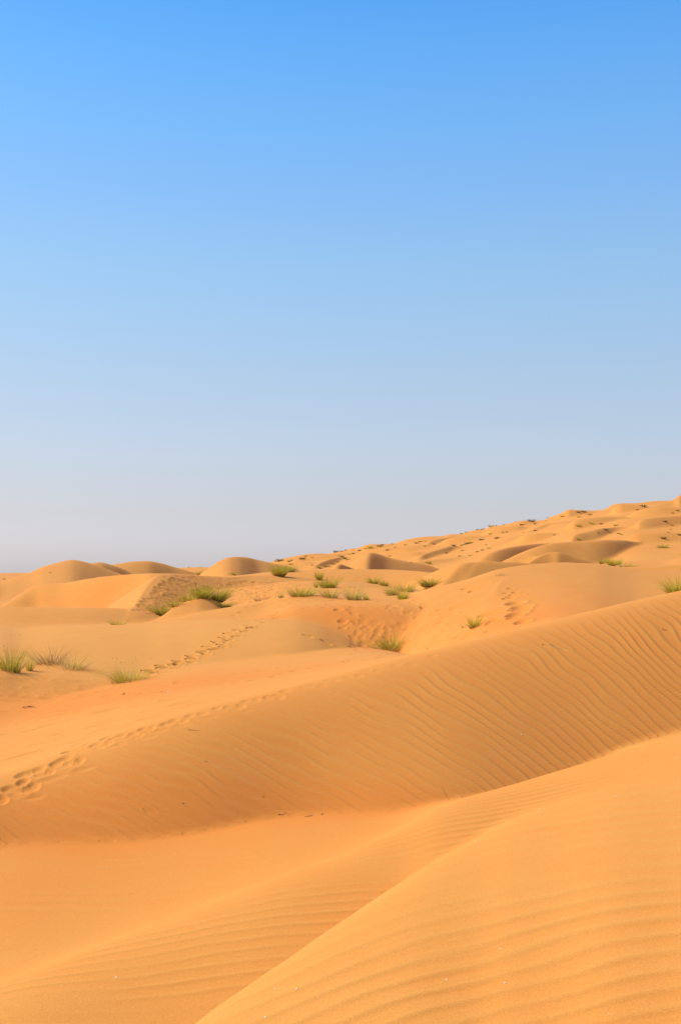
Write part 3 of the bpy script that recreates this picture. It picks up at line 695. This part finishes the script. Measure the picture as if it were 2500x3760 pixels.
T = [
 # u, v, width, height, label, kind, options
 (40, 2464, 120, 92, 'tall green grass tuft at the left edge of the picture', 'green', dict(stalks=.6, dens=1.7)),
 (108, 2462, 40, 66, 'narrow lime green sprig beside the tall tuft at the left edge', 'lime', dict(dens=.8, bias=(.4, 0))),
 (190, 2440, 125, 74, 'brown wispy dry grass tuft between two green tufts on the left', 'dry', dict(dens=1.1, bias=(-.35, 0))),
 (275, 2458, 110, 66, 'straw yellow grass tuft leaning right beside the brown wispy tuft', 'straw', dict(dens=1.1, bias=(.6, 0), stalks=.4)),
 (345, 2476, 80, 22, 'thin flat strands of grass trailing towards the spiky tuft', 'straw', dict(dens=.5, bias=(.6, 0))),
 (470, 2502, 150, 62, 'spiky fan shaped tuft with tall seed stalks at the foot of the footprint dune', 'green', dict(dens=1.7, stalks=1.4)),
 (435, 2294, 60, 26, 'small low green tuft behind the crest of the footprint dune', 'green', dict(dens=.8)),
 (588, 2262, 78, 42, 'dark bushy tuft at the lower left end of the grassy mound', 'dark', dict(dens=1.5, back=.3)),
 (648, 2228, 80, 34, 'low olive tuft halfway up the grassy mound', 'olive', dict(dens=1.3, back=.3)),
 (692, 2206, 70, 36, 'green tuft on the mound just left of the big bush', 'green', dict(dens=1.3, back=.3)),
 (742, 2200, 78, 52, 'big green bushy tuft on top of the sand mound', 'green', dict(dens=2.4, back=.4)),
 (795, 2208, 86, 58, 'large dark bush leaning right on the top of the mound', 'dark', dict(dens=2.2, bias=(.4, 0), back=.3)),
 (815, 2228, 70, 24, 'low dark grass hanging down the right side of the mound', 'dark', dict(dens=1.4, bias=(.6, 0))),
 (1026, 2116, 62, 42, 'bright green bush on the flat crest left of centre', 'green', dict(dens=2)),
 (1052, 2100, 60, 26, 'dark olive bush just behind the bright green bush', 'dark', dict(dens=1.5)),
 (1172, 2131, 30, 32, 'small upright green tuft above the round green tuft', 'lime', dict(dens=1.2)),
 (1205, 2158, 66, 40, 'round dense green tuft in the middle distance', 'green', dict(dens=2)),
 (1161, 2158, 18, 26, 'tiny green tuft touching the left of the round tuft', 'lime', dict(dens=.7)),
 (1210, 2194, 66, 38, 'upright olive tuft with brown stems on the centre crest', 'olive', dict(dens=1.3)),
 (1108, 2188, 100, 40, 'wide pale green tuft on the centre crest', 'green', dict(dens=1.5, bias=(.3, 0))),
 (1033, 2196, 24, 28, 'small tan green tuft at the left of the wide pale tuft', 'olive', dict(dens=.6)),
 (958, 2206, 56, 24, 'thin brown twiggy tuft on the trampled slope', 'dry', dict(dens=.4)),
 (1298, 2203, 74, 54, 'open upright grass tuft right of the centre crest', 'straw', dict(dens=1.5)),
 (1345, 2203, 24, 30, 'small green clump touching the open upright tuft', 'lime', dict(dens=.6)),
 (1294, 2158, 30, 14, 'faint thin tuft behind the open upright tuft', 'straw', dict(dens=.4)),
 (1370, 2143, 44, 26, 'short green tuft below the long flat dune', 'green', dict(dens=1.5)),
 (1410, 2151, 34, 22, 'little dark tuft right of the short green tuft', 'dark', dict(dens=1.2)),
 (1440, 2186, 62, 44, 'olive tuft on the rim of the bowl', 'olive', dict(dens=1.3)),
 (1486, 2172, 70, 34, 'long low olive tuft behind the rim of the bowl', 'olive', dict(dens=1.4, bias=(.3, 0))),
 (1478, 2200, 54, 40, 'yellow green upright tuft in front on the rim of the bowl', 'lime', dict(dens=1.0)),
 (1576, 2153, 70, 34, 'dark centred tuft at the foot of the bright left sided dune', 'dark', dict(dens=1.8, stalks=.4)),
 (1448, 2390, 175, 56, 'large spreading tuft of green and straw blades at the bottom of the bowl', 'olive', dict(dens=1.6, stalks=.8)),
 (1434, 2386, 90, 62, 'upright green heart of the large spreading tuft in the bowl', 'green', dict(dens=1.2, stalks=.4)),
 (1740, 2303, 56, 50, 'upright yellow green tuft on the right floor of the bowl', 'lime', dict(dens=1.2)),
 (1706, 2303, 40, 26, 'sparse shoots left of the upright tuft in the bowl', 'straw', dict(dens=.35)),
 (1790, 2318, 44, 16, 'faint sparse shoots by the crest of the rippled dune', 'straw', dict(dens=.3)),
 (1840, 2114, 44, 18, 'very sparse brown shoots on the reddish dune', 'dry', dict(dens=.3)),
 (2214, 2070, 36, 22, 'brownish green tuft, left one of the row at the right', 'olive', dict(dens=1.1)),
 (2252, 2078, 54, 30, 'fresh green tuft in the middle of the row at the right', 'lime', dict(dens=1.6)),
 (2298, 2080, 56, 22, 'thin straw tuft, right one of the row at the right', 'straw', dict(dens=.6)),
 (2482, 2172, 110, 70, 'bright green bush cut by the right edge of the picture', 'lime', dict(dens=2.2, bias=(-.2, 0), back=.6)),
 (2430, 2012, 40, 16, 'brown shrub on the shoulder of the large brown dune', 'olive', dict(dens=1, bias=(.4, 0))),
 (855, 2113, 30, 8, 'flat olive tuft at the base of the rounded skyline dune', 'olive', dict(dens=.8)),
 (735, 2108, 26, 14, 'tiny upright tuft at the left foot of the rounded skyline dune', 'olive', dict(dens=.6)),
]
for k, (u, v, w, h, lb, kd, op) in enumerate(T):
    tuft(u, v, w, h, lb, kd, seed=k, **op)

# shrubs on the far hill: low twiggy mounds
def shrub_mesh(seed):
    r = np.random.RandomState(seed+500)
    V, Fc = blades(r, 110, .42, .85, .75, .075, droop=.5, hvar=.6, ell=1.35)
    me = bpy.data.meshes.new('desert_shrub'); me.from_pydata(V, [], Fc); me.materials.append(M_OLIVE if seed % 3 else M_GREEN)
    return me
SH = [shrub_mesh(k) for k in range(7)]
HS = [
 (1014, 2062, 20, 'left end of the hill where it meets the sky'), (1030, 2063, 34, 'foot of the hill just right of its left end'), (1066, 2062, 22, 'foot of the hill behind the bright green bush'), (1073, 2059, 16, 'low dune crest behind the bright green bush'),
 (1103, 2056, 18, 'shaded front of the first low dune'), (1123, 2045, 14, 'crest of the first long dune at the left'), (1148, 2048, 14, 'bright patch above the first long dune'), (1067, 2073, 20, 'hollow left of the little pointed dune'),
 (1111, 2055, 26, 'long shaded fold left of the little pointed dune'), (1147, 2077, 14, 'sand left of the row of shrubs'), (1170, 2087, 30, 'lower end of the row of shrubs, leftmost'), (1181, 2089, 22, 'row of shrubs, second from its lower end'),
 (1197, 2083, 22, 'row of shrubs, third from its lower end'), (1212, 2083, 20, 'row of shrubs just left of the little pointed dune'), (1216, 2073, 18, 'row of shrubs above the little pointed dune'), (1228, 2074, 18, 'slope right above the little pointed dune'),
 (1242, 2066, 16, 'fold between the two pointed dunes'), (1246, 2043, 14, 'bright crest left above the brown pointed dune'), (1255, 2047, 22, 'shaded crest left above the brown pointed dune'), (1267, 2053, 20, 'slope left of the brown pointed dune'),
 (1275, 2058, 22, 'slope touching the left flank of the brown pointed dune'), (1285, 2037, 16, 'bright fold above the brown pointed dune'), (1300, 2034, 18, 'crest above the left flank of the brown pointed dune'), (1232, 2029, 24, 'skyline, leftmost dark dot of three'),
 (1254, 2026, 18, 'skyline, middle dark dot of three'), (1269, 2022, 14, 'skyline, right dark dot of three'), (1320, 2023, 20, 'crest below the flat topped skyline dune'), (1343, 2020, 14, 'shaded side below the flat topped skyline dune'),
 (1361, 2017, 28, 'middle of the flat topped dune below the skyline'), (1392, 2008, 26, 'bright slope under the flat topped dune'), (1402, 2006, 16, 'right of the flat topped dune'), (1437, 1999, 14, 'right end of the flat topped dune on the skyline'),
 (1420, 2021, 18, 'narrow bright dune behind the brown pointed dune'), (1450, 2012, 12, 'left lower hill above the narrow dune'), (1433, 2044, 16, 'right flank of the brown pointed dune'), (1490, 2003, 20, 'left part of the hill, left one of a pair'),
 (1527, 1996, 22, 'left part of the hill, right one of a pair'), (1543, 1991, 16, 'left part of the hill above the pair'), (1556, 2010, 14, 'tall dot standing in the bright slope'), (1594, 2000, 18, 'shaded foot of a low dune at the left part of the hill'),
 (1561, 1989, 12, 'crest right of the pair on the left part of the hill'), (1507, 2066, 14, 'low dune behind the green tufts'), (1571, 2074, 28, 'sand left of the bright left sided dune'), (1666, 2008, 24, 'steep right end of a shaded dune'), (1636, 2032, 20, 'shaded slope below a steep dune end'),
 (1693, 2004, 20, 'row at the dune foot, leftmost'), (1701, 2002, 18, 'row at the dune foot, second from the left'), (1715, 1998, 26, 'row at the dune foot, biggest'), (1731, 1995, 24, 'row at the dune foot, rightmost'),
 (1699, 2024, 20, 'bright slope below the row at the dune foot'), (1752, 2028, 18, 'reddish slope, left one of three'), (1770, 2022, 18, 'reddish slope, middle one of three'), (1796, 2014, 22, 'reddish slope, right one of three'),
 (1766, 1984, 26, 'crest right above the row at the dune foot'), (1824, 1978, 30, 'bright crest in the middle of the hill'), (1786, 2001, 12, 'bright slope in the middle of the hill'), (1727, 2042, 20, 'foot of the hill above the bright left sided dune'), (1686, 2043, 16, 'low crest at the foot of the hill'),
 (1694, 1962, 16, 'skyline above the low left dune, left one'), (1711, 1956, 18, 'skyline above the low left dune, right one'), (1753, 1946, 14, 'skyline step, left one of three'), (1765, 1945, 14, 'skyline step, middle one of three'), (1778, 1943, 14, 'skyline step, right one of three'),
 (1801, 1934, 28, 'skyline hump, the widest dark one'), (1820, 1932, 10, 'skyline right beside the widest dark one'), (1848, 1926, 12, 'skyline on the rising part before the dark topped dune'), (1893, 1914, 10, 'skyline at the left of the dark topped dune'), (1950, 1916, 34, 'top of the dark topped dune on the skyline'),
 (1913, 1930, 24, 'shaded fold below the dark topped dune'), (1797, 1964, 20, 'shaded crest left of the middle of the hill'), (1846, 1959, 16, 'foot of the shaded dune under the skyline'), (1966, 1952, 18, 'bright slope right below the dark topped dune'), (1963, 1926, 16, 'crest right of the dark topped dune'), (1922, 1956, 12, 'bright slope in the upper middle of the hill'),
 (1860, 1955, 14, 'bright fold under the dark topped dune'), (2012, 1903, 14, 'skyline before the first hump, left one'), (2003, 1914, 12, 'skyline left of the first hump, lower one'), (2065, 1898, 26, 'left foot of the hump in the skyline'), (2123, 1884, 24, 'shaded front of the hump, left one'), (2142, 1883, 26, 'shaded front of the hump, right one'),
 (2128, 1900, 20, 'crest below the hump in the skyline'), (2165, 1892, 20, 'bright slope right of the hump'), (2032, 1966, 12, 'dot at the left of the smooth middle dune'), (2122, 1936, 28, 'bright slope below the long dark fronted dune, left one'), (2170, 1929, 26, 'bright slope below the long dark fronted dune, middle one'),
 (2206, 1926, 20, 'bright slope below the long dark fronted dune, right one'), (2224, 1952, 30, 'reddish hollow on the right of the hill'), (2258, 1932, 24, 'bright slope above the reddish hollow'), (2196, 1962, 12, 'below the reddish hollow'), (2270, 1961, 18, 'bright slope right of the reddish hollow, left one'), (2282, 1964, 18, 'bright slope right of the reddish hollow, right one'),
 (2121, 1986, 28, 'crest of the large brown dune'), (2362, 1862, 28, 'bright saddle below the sharp skyline peak'), (2337, 1874, 16, 'fold left of the broad shaded dune'), (2467, 1888, 18, 'right edge between two shaded dunes, left one'), (2486, 1880, 18, 'right edge between two shaded dunes, right one'),
 (2440, 1918, 22, 'shaded hollow of the wide dune at the right edge'), (2465, 1931, 20, 'under the shaded hollow at the right edge'), (2452, 1959, 14, 'flat dune at the right edge, small dot'), (2434, 1982, 30, 'shaded band at the right, round green one'), (2492, 1966, 26, 'right edge above the shaded band'), (2461, 1945, 14, 'slope under the right edge hollow'),
 (185, 2107, 9, 'far dunes at the left edge'), (18, 2128, 14, 'far dunes in the left corner under the horizon'), (695, 2086, 10, 'horizon gap between the left skyline dunes'), (735, 2082, 9, 'horizon gap, right dot'),
]
first = True
base_obj = None
for k, (u, v, w, lb) in enumerate(HS):
    x, y, z = locate(u, v)
    r = np.random.RandomState(k)
    me = SH[k % 7]
    if base_obj is None: base_obj = bpy.data.objects.new('desert_shrub', me); o = base_obj
    else: o = base_obj.copy(); o.data = me
    COL.objects.link(o)
    sc = w/F*y/1.9
    o.location = (x, y, z+EYE-.05*sc); o.rotation_euler = (0, 0, r.rand()*6.28); o.scale = (sc, sc, sc*(.72+.3*r.rand()))
    o['label'] = ('small shrub, ' + lb)
    o['category'] = 'shrub'; o['group'] = 'small shrubs scattered over the distant hill'

# ------------------------------------------------------------------ twigs and stones
def rod(points, r0, r1, mat, name='twig'):
    V = []; Fc = []; n = 5
    for k, p in enumerate(points):
        t = k/(len(points)-1); rr = r0+(r1-r0)*t
        for q in range(n):
            a = 2*math.pi*q/n; V.append((p[0]+rr*math.cos(a)*.3, p[1]+rr*math.cos(a), p[2]+rr*math.sin(a)))
    for k in range(len(points)-1):
        for q in range(n):
            Fc.append((k*n+q, k*n+(q+1) % n, (k+1)*n+(q+1) % n, (k+1)*n+q))
    Fc.append(tuple(range(n))); Fc.append(tuple(reversed(range((len(points)-1)*n, len(points)*n))))
    return V, Fc
def twig(px_pts, rad, label, mat=M_WOOD, lift=.004, cat='twig'):
    P = []
    for u, v in px_pts:
        x, y, z = locate(u, v); z = height(x, y); P.append((x, y, z+EYE+lift))
    o0 = P[0]; V, Fc = rod([(p[0]-o0[0], p[1]-o0[1], p[2]-o0[2]) for p in P], rad, rad*.4, mat)
    o = mesh_obj('twig', V, Fc, mat, smooth=True); o.location = o0
    o['label'] = label; o['category'] = cat
    return o
twig([(2427, 2313), (2437, 2315), (2447, 2315)], .008, 'short dark twig on the rippled slope near the right edge')
twig([(2018, 2373), (2040, 2378), (2062, 2386), (2086, 2396)], .007, 'long curved straw coloured stem on the rippled slope', M_STRAW)
twig([(1990, 2369), (1996, 2371)], .007, 'tiny dark twig left of the long straw stem')
twig([(1636, 2946), (1637, 2925), (1630, 2906), (1618, 2892)], .0025, 'thin curved dark root at the foot of the long dune')
twig([(1022, 2998), (1036, 2996), (1050, 2993)], .0035, 'dark twig lying on the edge of the foreground sand, left of two')
twig([(1178, 2993), (1186, 2990)], .005, 'stubby dark twig on the edge of the foreground sand, right of two')
twig([(668, 2953), (678, 2954), (684, 2958), (682, 2964)], .004, 'bent pale brown twig low on the rippled slope', M_STRAW)
twig([(690, 2681), (715, 2682), (738, 2683)], .004, 'thin light stem below the crest tracks', M_STRAW)
twig([(752, 2800), (774, 2802)], .003, 'thin light stem in the middle of the rippled slope', M_STRAW)
twig([(1148, 2998), (1120, 3001)], .004, 'hair thin stem by the stubby twig')
for pts, lb in [([(84, 2602), (98, 2600), (112, 2596), (118, 2602)], 'bent dead twig on the flat sand at the left, left piece'), ([(108, 2602), (122, 2598), (134, 2602)], 'forked dead twig on the flat sand at the left, right piece')]:
    twig(pts, .009, lb, lift=.02)
def stone_mesh(seed, mat):
    r = np.random.RandomState(seed); import itertools
    V = []; 
    g = (1+5**.5)/2
    for a, b in itertools.product((-1, 1), (-g, g)):
        V += [(0, a, b), (a, b, 0), (b, 0, a)]
    V = np.array(V)/1.9; V *= (1+.25*r.randn(12, 1)); V[:, 2] *= .55
    import bmesh
    bm = bmesh.new(); vs = [bm.verts.new(p) for p in V]; bmesh.ops.convex_hull(bm, input=vs)
    me = bpy.data.meshes.new('pebble'); bm.to_mesh(me); bm.free(); me.materials.append(mat)
    return me
WM = [stone_mesh(k, M_SHELL) for k in range(4)]; DM = [stone_mesh(k+9, M_DARKST) for k in range(3)]
ST = [
 (395, 3189, 6, 0, 'pale fleck on the far side of the foreground swell'), (62, 3415, 6, 0, 'pale fleck near the left edge of the foreground'), (225, 3623, 8, 0, 'pale chip on the rippled lower left, upper one of two'), (230, 3658, 7, 0, 'pale chip on the rippled lower left, lower one of two'),
 (428, 3590, 8, 0, 'pale chip right of the lower left pair'), (331, 3673, 6, 0, 'tiny pale fleck below the lower left pair'), (639, 3600, 8, 0, 'pale chip alone in the middle of the lower ripples'), (1012, 3633, 11, 0, 'large pale chip near the bottom edge, upper one'),
 (1088, 3632, 9, 0, 'flat pale chip right of the large pale chip'), (975, 3739, 11, 0, 'large pale chip at the very bottom edge'), (816, 3728, 7, 0, 'pale fleck at the bottom where the nearest dune begins'), (1338, 3482, 13, 0, 'biggest pale shell chip on the nearest dune'),
 (1853, 3612, 11, 0, 'long pale chip low on the nearest dune'), (1636, 3599, 9, 0, 'small pale chip left of the long pale chip'), (1834, 3485, 7, 0, 'small pale fleck above the long pale chip'), (2236, 3724, 10, 0, 'pale chip at the bottom right'), (1481, 3198, 6, 0, 'pale fleck on the swell before the nearest crest'),
 (1744, 3090, 8, 0, 'pale fleck on the crest line of the nearest dune'), (1915, 2705, 7, 0, 'white dot on the shaded slope at the right'), (2261, 2925, 8, 0, 'pale fleck upper right of the foreground'), (1982, 2970, 7, 0, 'pale fleck near the joint of the foreground crests'),
 (1350, 2624, 5, 0, 'white dot in the middle of the rippled slope'), (989, 2637, 5, 0, 'white dot on the slope below the crest tracks'), (786, 2817, 5, 0, 'white dot on the left of the rippled slope'), (617, 2541, 7, 0, 'white stone at the end of the row of dark pebbles'), (2240, 2283, 5, 0, 'pale dot near the crest at the right'), (1887, 2436, 5, 0, 'pale dot on the upper rippled slope'),
 (457, 2550, 13, 1, 'dark lump at the left end of the row of pebbles'), (498, 2549, 5, 1, 'dark pebble in the row, next to the dark lump'), (513, 2548, 6, 1, 'dark pebble in the row, second from the lump'), (522, 2548, 5, 1, 'dark pebble in the row, third from the lump'),
 (560, 2545, 4, 1, 'dark pebble in the row, first after its gap'), (572, 2543, 5, 1, 'dark pebble in the row, second after its gap'), (583, 2542, 4, 1, 'dark pebble in the row, third after its gap'), (592, 2541, 5, 1, 'dark pebble in the row, next to the last'), (606, 2541, 4, 1, 'dark pebble in the row, beside the white stone'),
 (60, 2662, 5, 1, 'single dark pebble on the plain sand at the left'), (389, 2620, 4, 1, 'single dark pebble above the crest tracks'), (587, 2573, 5, 1, 'dark pebble below the row of pebbles'), (966, 2933, 7, 1, 'dark pebble low on the rippled slope'), (1258, 2432, 6, 1, 'dark pebble on the crest left of the big tuft'), (484, 3286, 5, 1, 'dark fleck on the far side of the foreground swell'),
]
pb = None
for k, (u, v, w, dk, lb) in enumerate(ST):
    x, y, z = locate(u, v); me = (DM[k % 3] if dk else WM[k % 4])
    if pb is None: pb = bpy.data.objects.new('pebble', me); o = pb
    else: o = pb.copy(); o.data = me
    COL.objects.link(o); sc = w/F*y*(.34 if dk else .36)
    o.location = (x, y, z+EYE+sc*.15); o.rotation_euler = (.2*k % 1, .3, k*1.3); o.scale = (sc*1.3, sc, sc)
    o['label'] = lb; o['category'] = 'stone'; o['group'] = 'dark pebbles on the sand' if dk else 'pale shell and stone chips on the sand'
